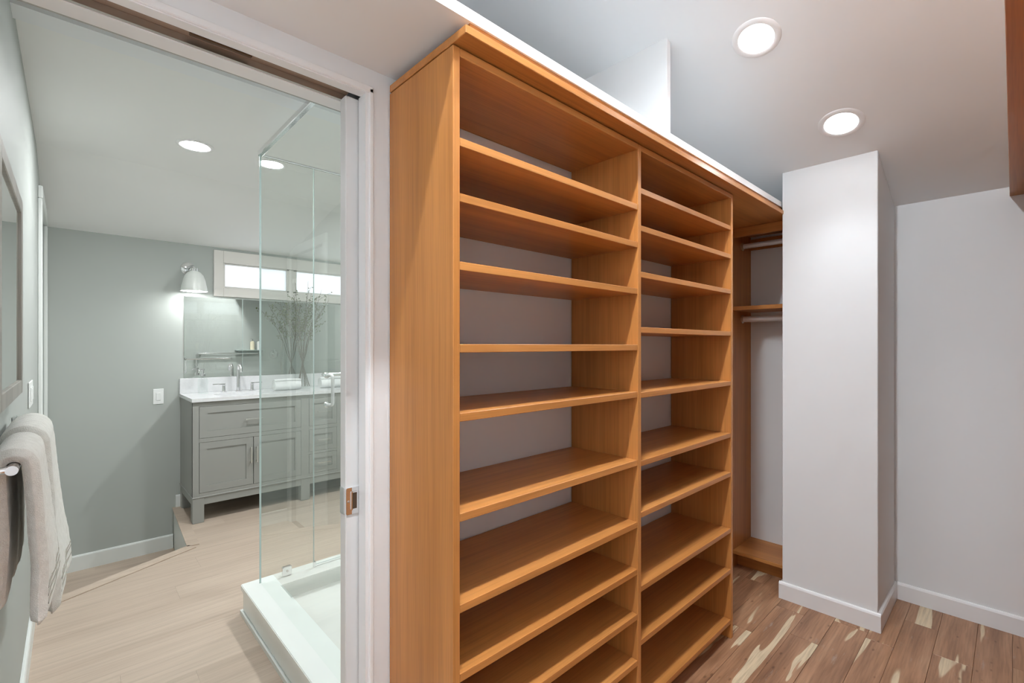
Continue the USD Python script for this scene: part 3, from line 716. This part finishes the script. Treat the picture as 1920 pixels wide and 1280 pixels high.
def shaker(name, a, b, z0, z1, st=0.052, handle=None):
    g = 0.0025
    a, b, z0, z1 = a + g, b - g, z0 + g, z1 - g
    s = min(st, 0.3 * (z1 - z0))
    m = cat(bx(a, a + st, VF - 0.001, VF + 0.02, z0, z1), bx(b - st, b, VF - 0.001, VF + 0.02, z0, z1), bx(a + st, b - st, VF - 0.001, VF + 0.02, z1 - s, z1), bx(a + st, b - st, VF - 0.001, VF + 0.02, z0, z0 + s),
            bx(a + st - 0.001, b - st + 0.001, VF + 0.008, VF + 0.018, z0 + s - 0.001, z1 - s + 0.001))
    p = part(va, name, m, M['vanity_grey'])
    x, z, half, vert = handle
    d = np.array([0, 0, half]) if vert else np.array([half, 0, 0])
    c = np.array([x, VF - 0.028, z])
    e = 0.0055
    bar = bx(*sum(([c[k] - d[k] - e, c[k] + d[k] + e] for k in range(3)), []), 0.0015)
    legs = []
    for sgn in (-1, 1):
        q = c + sgn * d * 0.9
        legs.append(bx(q[0] - 0.004, q[0] + 0.004, q[1], VF - 0.001, q[2] - 0.004, q[2] + 0.004))
    part(p, 'handle', cat(bar, *legs), M['brushed'], label='brushed nickel bar pull')


for (a, b) in (secs[0], secs[2]):
    mid = (a + b) / 2
    shaker('drawer', a, b, 0.666, 0.918, handle=(mid, 0.787, 0.062, False))
    shaker('door', a, mid, 0.234, 0.634, handle=(mid - 0.022, 0.485, 0.062, True))
    shaker('door', mid, b, 0.234, 0.634, handle=(mid + 0.022, 0.485, 0.062, True))
a, b = secs[1]
for z0, z1 in ((0.666, 0.918), (0.432, 0.634), (0.234, 0.412)):
    shaker('drawer', a, b, z0, z1, 0.045, handle=((a + b) / 2, (z0 + z1) / 2, 0.055, False))
part(va, 'plinth_moulding', bx(VX0 - 0.004, VX1 + 0.004, VF - 0.004, YV - 0.002, 0.196, 0.208, 0.003), M['vanity_grey'])
part(va, 'apron', cat(bx(VX0 + 0.07, VX1 - 0.07, VF + 0.004, VF + 0.022, 0.140, 0.196), bx(VX0 + 0.002, VX0 + 0.02, VF + 0.07, YV - 0.075, 0.140, 0.196), bx(VX1 - 0.02, VX1 - 0.002, VF + 0.07, YV - 0.075, 0.140, 0.196)), M['vanity_grey'])
for x in (VX0, 1.52, VX1 - 0.078):
    for y in (VF, YV - 0.08):
        part(va, 'leg', bx(x, x + 0.078, y, y + 0.074, 0.001, 0.196, 0.002), M['vanity_grey'])

ct = thing('countertop', 'white quartz countertop with backsplash and undermount basin on the grey vanity', 'countertop', (VX0, VF, 0.957))
CT0, CT1 = 0.957, 0.985
slab = manifold3d.Manifold.cube([VX1 - VX0 + 0.02, YV - 4.373 - 0.001, CT1 - CT0]).translate([VX0 - 0.008, 4.373, CT0])
SX, SY = 1.125, 4.63
ell = manifold3d.Manifold.cylinder(0.2, 1.0, 1.0, 48).scale([0.235, 0.155, 1]).translate([SX, SY, 0.88])
part(ct, 'slab', slab - ell, M['quartz'])
part(ct, 'backsplash', bx(VX0 - 0.006, VX1 + 0.006, YV - 0.022, YV - 0.001, CT1, 1.115, 0.002), M['quartz'])
bv, bf = lathe([(1.06, 0.0), (1.06, -0.006), (1.0, -0.006), (0.97, -0.03), (0.85, -0.09), (0.5, -0.125), (0.09, -0.13), (0, -0.13)], n=48)
part(ct, 'basin', (bv * [0.236, 0.156, 1] + [SX, SY, CT0 + 0.005], bf), M['porcelain'], True, label='white oval basin sunk below the slab')

fa = thing('faucet', 'chrome widespread faucet with two lever handles behind the basin', 'faucet', (1.121, 4.845, CT1))
sp = [(1.121, 4.845, CT1)] + [(1.121, 4.845, z) for z in (1.02, 1.06, 1.11, 1.16)] + [tuple(p) for p in arc((1.121, 4.795, 1.175), 0.05, 0, 150, 12, (0, 1, 0), (0, 0, 1))] + [(1.121, 4.742, 1.165)]
part(fa, 'spout', cat(tube(sp, [0.016] * 4 + [0.0125] * (len(sp) - 4), 18), lathe([(0, 0), (0.027, 0), (0.027, 0.006), (0.018, 0.012), (0, 0.012)], (1.121, 4.845, CT1), 24)), M['chrome'], 40)
for sx in (-1, 1):
    hxx = 1.121 + sx * 0.115
    h = part(fa, 'handle', lathe([(0, 0), (0.025, 0), (0.025, 0.006), (0.016, 0.012), (0.014, 0.055), (0.016, 0.065), (0, 0.067)], (hxx, 4.845, CT1), 24), M['chrome'], 40)
    part(h, 'lever', bx(hxx - 0.012 if sx > 0 else hxx - 0.085, hxx + 0.085 if sx > 0 else hxx + 0.012, 4.838, 4.852, CT1 + 0.0675, CT1 + 0.077, 0.003), M['chrome'])

sd = thing('soap_dispenser', 'clear glass soap dispenser with chrome pump at the left end of the counter', 'soap dispenser', (0.845, 4.83, CT1))
part(sd, 'bottle', lathe([(0, 0), (0.036, 0), (0.038, 0.004), (0.038, 0.115), (0.03, 0.13), (0.016, 0.138), (0.016, 0.15), (0, 0.15)], (0.845, 4.83, CT1 + 0.0002), 32), M['clear_glass'], 40, label='clear glass bottle')
part(sd, 'pump', cat(lathe([(0, 0.15), (0.019, 0.15), (0.019, 0.168), (0.007, 0.172), (0.007, 0.20), (0.013, 0.202), (0.013, 0.215), (0, 0.217)], (0.845, 4.83, CT1), 20), tube([(0.845, 4.83, CT1 + 0.209), (0.82, 4.80, CT1 + 0.209), (0.812, 4.79, CT1 + 0.198)], 0.005, 10)), M['chrome'], 40)

single('wall_mirror', bx(0.727, 2.70, YV - 0.008, YV - 0.001, 1.1165, 1.833), M['mirror'], 'wide frameless mirror on the wall above the vanity backsplash', 'mirror')


def rolled_towel(x0, x1, y, z, r, label):
    """A hand towel rolled up: a spiral section swept along x."""
    t = thing('rolled_towel', label, 'towel', ((x0 + x1) / 2, y, z), 'rolled hand towels on the vanity counter')
    n, turns, th = 150, 3.2, r / 3.9
    a = np.linspace(0, turns * 2 * np.pi, n)
    rr = r - th / 2 - (turns * 2 * np.pi - a) / (2 * np.pi) * th * 1.08
    rr = np.maximum(rr, 0.004)
    ph = a + 2.2 - turns * 2 * np.pi
    c = np.stack([np.cos(ph) * rr * 1.12, np.sin(ph) * rr], 1)
    nr = np.stack([np.cos(ph), np.sin(ph)], 1)
    o, i = c + nr * th * 0.46, c - nr * th * 0.46
    m = 14
    e = np.linspace(0, 1, m)
    puff = 0.94 + 0.06 * np.sin(np.pi * e) ** 0.4
    ring = np.vstack([o, i[::-1]])
    k = len(ring)
    v = []
    for q in range(m):
        x = x0 + (x1 - x0) * e[q]
        g = ring * puff[q]
        nz = meshkit.fbm(np.stack([np.full(k, x) * 30, g[:, 0] * 30, g[:, 1] * 30], 1), 3, 5)
        v.append(np.stack([np.full(k, x), y + g[:, 0] * (0.985 + 0.03 * nz), z + r + g[:, 1] * (0.985 + 0.03 * nz)], 1))
    v = np.vstack(v)
    f = []
    for q in range(m - 1):
        for s in range(k):
            s2 = (s + 1) % k
            f += [[q * k + s, q * k + s2, (q + 1) * k + s2], [q * k + s, (q + 1) * k + s2, (q + 1) * k + s]]
    for q in (0, m - 1):
        for s in range(n - 1):
            p0, p1, p2, p3 = q * k + s, q * k + s + 1, q * k + k - 2 - s, q * k + k - 1 - s
            f += [[p0, p1, p2], [p0, p2, p3]]
    tm = trimesh.Trimesh(v, np.array(f), process=False)
    v[:, 2] += z + 0.0005 - v[:, 2].min()
    part(t, 'roll', (v, np.array(f)), M['terry_white'], 50)


rolled_towel(1.37, 1.60, 4.66, CT1, 0.060, 'white rolled hand towel on the counter left of the branch vase')
rolled_towel(1.79, 2.02, 4.66, CT1, 0.060, 'white rolled hand towel on the counter right of the branch vase')

# vase with branches
VC = np.array([1.672, 4.80])
vs = thing('vase', 'tall clear glass cylinder vase on the vanity counter holding branches', 'vase', (VC[0], VC[1], CT1))
part(vs, 'glass', lathe([(0, 0.0), (0.080, 0.0), (0.083, 0.004), (0.096, 0.36), (0.0975, 0.3615), (0.096, 0.363), (0.0945, 0.3615)], (VC[0], VC[1], CT1 + 0.0003), 40), M['clear_glass'], 40)


def leaf_cluster(pts, size, r):
    out = []
    for p in pts:
        d = r.normal(size=3)
        d /= np.linalg.norm(d)
        s = r.normal(size=3)
        s -= d * (s @ d)
        s /= np.linalg.norm(s)
        n = np.cross(d, s)
        L, W = size * r.uniform(0.7, 1.2), size * 0.45
        v = np.array([p, p + d * L * 0.5 + s * W, p + d * L + n * 0.003, p + d * L * 0.5 - s * W, p + d * L * 0.5 + n * W * 0.35])
        out.append((v, np.array([[0, 1, 4], [1, 2, 4], [2, 3, 4], [3, 0, 4]])))
    return cat(*out)


tops = [(-0.20, -0.05, 1.83, 'leaning furthest left'), (-0.12, -0.10, 2.00, 'reaching up left before the first window pane'), (-0.05, 0.04, 1.90, 'upright left of the middle'), (0.02, -0.06, 2.03, 'tallest and nearly upright'),
        (0.09, 0.05, 1.93, 'upright right of the middle'), (0.17, -0.08, 1.96, 'leaning right before the second pane'), (0.25, -0.03, 1.86, 'leaning furthest right'), (-0.28, -0.09, 1.78, 'drooping low on the left'), (0.21, 0.06, 1.80, 'short one leaning right')]
for k, (tx, ty, tz, how) in enumerate(tops):
    r = np.random.default_rng(40 + k)
    b = np.array([VC[0] - tx * 0.24 + r.uniform(-0.012, 0.012), VC[1] - ty * 0.2, CT1 + 0.016])
    rim = np.array([VC[0] + np.clip(tx * 0.14, -0.07, 0.07), VC[1] + np.clip(ty * 0.3, -0.06, 0.06), CT1 + 0.36])
    top = np.array([VC[0] + tx, VC[1] + ty, tz])
    u = np.linspace(0, 1, 14)[:, None]
    c2 = rim + (rim - b) * 0.4 + [0, 0, 0.1]
    path = np.vstack([b + (rim - b) * u[:7] / u[6], ((1 - u) ** 2 * rim + 2 * (1 - u) * u * c2 + u ** 2 * top)[1:]])
    path[1:, :2] += 0.004 * np.cumsum(r.normal(size=(len(path) - 1, 2)), 0) * np.linspace(0, 1, len(path) - 1)[:, None]
    path[:, 1] = np.minimum(path[:, 1], 4.93)
    t = thing('branch', f'thin leafy branch in the glass vase, {how}', 'branch', tuple(b), 'branches in the glass vase')
    part(t, 'stem', tube(path, np.linspace(0.0038, 0.0012, len(path)), 7), M['bark'], 60)
    tw, tips = [], []
    n_tw = 9
    for q in range(n_tw):
        i = 9 + int(q * (len(path) - 10) / n_tw)
        p = path[min(i, len(path) - 1)]
        d = np.array([r.normal() * 0.7 + tx * 1.5, r.normal() * 0.35 - 0.1, abs(r.normal()) * 0.5 + 0.7])
        d /= np.linalg.norm(d)
        L = r.uniform(0.06, 0.16)
        q1 = p + d * L * 0.5 + r.normal(size=3) * 0.008
        q2 = p + d * L + r.normal(size=3) * 0.015
        for w_ in (q1, q2):
            w_[1] = min(w_[1], 4.93)
        tw.append(tube([p, q1, q2], [0.0014, 0.0011, 0.0007], 5))
        for s in np.linspace(0.3, 1, 7):
            tips.append(p + (q2 - p) * s + r.normal(size=3) * 0.006)
    part(t, 'twigs', cat(*tw), M['bark'], kind='stuff')
    tips = [np.array([p[0], min(p[1], 4.925), p[2]]) for p in tips]
    part(t, 'leaves', leaf_cluster(tips, 0.017, r), M['leaf'], kind='stuff')

# sconce
sc = thing('wall_sconce', 'chrome wall sconce with white bell shade beside the vanity mirror', 'wall lamp', (0.757, YV, 2.075))
part(sc, 'back_plate', lathe([(0, 0), (0.055, 0), (0.055, -0.010), (0.045, -0.018), (0.02, -0.022), (0, -0.022)], (0.757, YV - 0.0005, 2.075), 36, 'y'), M['chrome'], 40)
part(sc, 'arm', tube([(0.757, YV - 0.02, 2.075), (0.762, YV - 0.07, 2.085), (0.774, YV - 0.12, 2.085), (0.780, YV - 0.135, 2.07), (0.781, YV - 0.137, 2.045)], 0.011, 14), M['chrome'], 40)
part(sc, 'socket_cap', lathe([(0, 0.0), (0.026, 0.0), (0.026, -0.022), (0.022, -0.03), (0, -0.03)], (0.781, YV - 0.137, 2.068), 28), M['chrome'], 40)
part(sc, 'shade', lathe([(0.024, 2.043), (0.046, 2.032), (0.068, 2.005), (0.082, 1.965), (0.092, 1.915), (0.100, 1.868), (0.097, 1.868), (0.088, 1.915), (0.078, 1.963), (0.064, 2.000), (0.043, 2.027), (0.024, 2.038), (0.024, 2.043)], (0.781, YV - 0.137, 0), 48), M['shade_white'], 40, label='white bell shade')
part(sc, 'diffuser', lathe([(0, 1.862), (0.05, 1.863), (0.095, 1.871), (0.095, 1.873), (0, 1.873)], (0.781, YV - 0.137, 0), 40), M['lamp_sconce'], label='glowing diffuser')

# switches
s1 = thing('light_switch', 'white light switch plate on the sage wall left of the vanity', 'switch', (0.548, YV, 0.97))
part(s1, 'plate', bx(0.511, 0.584, YV - 0.006, YV - 0.0003, 0.905, 1.035, 0.003), M['switch_white'])
part(s1, 'rocker', bx(0.531, 0.564, YV - 0.010, YV - 0.005, 0.937, 1.003, 0.002), M['switch_white'])
s2 = thing('light_switch', 'white switch plate on the pale left wall beyond the mirror', 'switch', (XW, 3.20, 1.17))
part(s2, 'plate', bx(XW + 0.0003, XW + 0.007, 3.08, 3.33, 1.112, 1.232, 0.003), M['switch_white'])
part(s2, 'rocker', bx(XW + 0.006, XW + 0.011, 3.13, 3.17, 1.14, 1.205, 0.002), M['switch_white'])
part(s2, 'rocker', bx(XW + 0.006, XW + 0.011, 3.23, 3.27, 1.14, 1.205, 0.002), M['switch_white'])

# framed mirror on the left wall
mz0, mz1, my0, my1 = 1.250, 1.862, 1.50, 2.185
fm = thing('framed_mirror', 'mirror in a grey-brown wooden frame above the towel bar', 'mirror', (XW, (my0 + my1) / 2, mz0))
fw_ = 0.042
for a in ((my0, my0 + fw_, mz0, mz1), (my1 - fw_, my1, mz0, mz1), (my0 + fw_, my1 - fw_, mz0, mz0 + fw_), (my0 + fw_, my1 - fw_, mz1 - fw_, mz1)):
    part(fm, 'frame', bx(XW + 0.0005, XW + 0.030, a[0], a[1], a[2], a[3], 0.002), M['frame_grey'])
part(fm, 'glass', bx(XW + 0.0005, XW + 0.024, my0 + fw_ - 0.003, my1 - fw_ + 0.003, mz0 + fw_ - 0.003, mz1 - fw_ + 0.003), M['mirror'])

# towel bar with two towels
BX, BZ, BR = -0.087, 1.143, 0.010
tb = thing('towel_bar', 'square-ended chrome towel bar on the left bathroom wall', 'towel bar', (XW, 1.80, BZ))
part(tb, 'bar', tube([(BX, 1.408, BZ), (BX, 2.30, BZ)], BR, 16), M['chrome'], 40)
for y in (1.420, 2.28):
    part(tb, 'mount', cat(bx(XW + 0.0003, XW + 0.012, y - 0.022, y + 0.022, BZ - 0.022, BZ + 0.022, 0.002), tube([(XW + 0.01, y, BZ), (BX + 0.004, y, BZ)], 0.008, 14)), M['chrome'])


def draped(y0, y1, zf, zb, th, x_front, flare, seed, label, stripe_z, gap=0.0):
    """A thick folded towel over the bar: centre line from the front hem over the bar to the back hem, swept along y, edges rounded."""
    t = thing('towel', label, 'towel', (BX, (y0 + y1) / 2, zf), 'towels on the towel bar')
    R = BR + th / 2 + 0.001 + gap
    ny, n1, na, n2 = 30, 40, 16, 34
    ys_ = np.linspace(y0, y1, ny)
    P, Nn, Z = [], [], []
    for y in ys_:
        s = (y - y0) / (y1 - y0)
        line = []
        for q in np.linspace(0, 1, n1, endpoint=False):
            z = zf + (BZ - zf) * q
            d = 1 - q
            x = BX + R + (x_front - BX - R) * min(1, d * 1.4) ** 0.8 + flare * (s ** 1.2) * d ** 1.3
            line.append((x, z))
        for a in np.linspace(0, math.pi, na, endpoint=False):
            line.append((BX + R * math.cos(a), BZ + R * math.sin(a)))
        for q in np.linspace(0, 1, n2):
            line.append((BX - R + 0.004 * math.sin(3 * q), BZ - (BZ - zb) * q))
        line = np.array(line)
        d = np.gradient(line, axis=0)
        d /= np.linalg.norm(d, axis=1, keepdims=True)
        nn = np.stack([d[:, 1], -d[:, 0]], 1)
        P.append(line)
        Nn.append(nn)
    P, Nn = np.array(P), np.array(Nn)
    ny_, nl = P.shape[:2]
    u = np.linspace(0, 1, nl)
    L = np.concatenate([[0], np.cumsum(np.linalg.norm(np.diff(P[0], axis=0), axis=1))])
    eu = np.minimum(L, L[-1] - L) / (th * 0.5)
    ev = np.minimum(ys_ - y0, y1 - ys_) / (th * 0.5)
    taper = lambda e: np.sqrt(np.clip(1 - (1 - np.clip(e, 0, 1)) ** 2, 0.0, 1))
    T = th / 2 * np.maximum(taper(ev)[:, None] * taper(eu)[None, :], 0.12)
    pos = np.stack([P[..., 0], np.repeat(ys_[:, None], nl, 1), P[..., 1]], -1)
    wob = meshkit.fbm(np.stack([pos[..., 0] * 6, pos[..., 1] * 9, pos[..., 2] * 4], -1), 3, seed) - 0.5
    fine = meshkit.fbm(pos * 160, 2, seed + 3) - 0.5
    nrm = np.stack([Nn[..., 0], np.zeros_like(Nn[..., 0]), Nn[..., 1]], -1)
    low = np.clip((BZ - pos[..., 2]) / 0.25, 0, 1)
    mid = pos + nrm * (wob * 0.022 * low)[..., None]
    mid[..., 1] += wob * 0.02 * low * np.where(ev[:, None] > 99, 0, 1)
    outer = mid + nrm * (T + fine * 0.0022)[..., None]
    inner = mid - nrm * (T + fine * 0.0015)[..., None]
    outer[..., 0] = np.maximum(outer[..., 0], XW + 0.0025)
    inner[..., 0] = np.maximum(inner[..., 0], XW + 0.0025)
    v = np.vstack([outer.reshape(-1, 3), inner.reshape(-1, 3)])
    K = ny_ * nl
    i, j = np.meshgrid(np.arange(ny_ - 1), np.arange(nl - 1), indexing='ij')
    q = np.stack([i * nl + j, i * nl + j + 1, (i + 1) * nl + j + 1, (i + 1) * nl + j], -1).reshape(-1, 4)
    f = [q, q[:, ::-1] + K]
    border = [k for k in range(nl)] + [k * nl + nl - 1 for k in range(1, ny_)] + [(ny_ - 1) * nl + k for k in range(nl - 2, -1, -1)] + [k * nl for k in range(ny_ - 2, 0, -1)]
    border = np.array(border)
    nb = np.roll(border, -1)
    f.append(np.stack([border, border + K, nb + K, nb], 1))
    f = np.vstack(f)
    f = np.vstack([f[:, [0, 1, 2]], f[:, [0, 2, 3]]])
    tm = trimesh.Trimesh(v, f, process=False)
    if tm.volume < 0:
        f = f[:, ::-1]
    body = part(t, 'cloth', (v, f), M['terry'], True)
    # woven stripes lie on the front flap
    zz = P[0, :n1, 1]
    for sz in stripe_z:
        k = int(np.argmin(abs(zz - sz)))
        ln = outer[1:-1, k] + nrm[1:-1, k] * 0.0016
        ln = np.stack([np.convolve(np.pad(c, 3, 'edge'), np.ones(7) / 7, 'valid') for c in ln.T], 1) 
        wv = np.array([0, 0, 0.0022])
        a, b = ln - wv, ln + wv
        vv = np.vstack([a, b, a - nrm[1:-1, k] * 0.004, b - nrm[1:-1, k] * 0.004])
        m = len(ln)
        k0 = np.arange(m - 1)
        qq = np.vstack([np.stack([k0, k0 + 1, k0 + 1 + m, k0 + m], 1), np.stack([k0 + m, k0 + m + 1, k0 + 3 * m + 1, k0 + 3 * m], 1), np.stack([k0 + 2 * m, k0 + 2 * m + 1, k0 + 1, k0], 1)])
        part(t, 'stripe', (vv, np.vstack([qq[:, [0, 1, 2]], qq[:, [0, 2, 3]]])), M['stripe'], label='thin darker woven stripe')
    return t


draped(1.438, 1.735, 0.800, 0.845, 0.028, -0.047, 0.018, 3, 'cream terry hand towel on the bar, the nearer one, with three taupe stripes', (0.838, 0.855, 0.872))
draped(1.745, 2.10, 0.690, 0.80, 0.034, -0.035, 0.024, 9, 'cream terry bath towel hanging on the bar behind the hand towel', (0.738, 0.755, 0.772), 0.004)
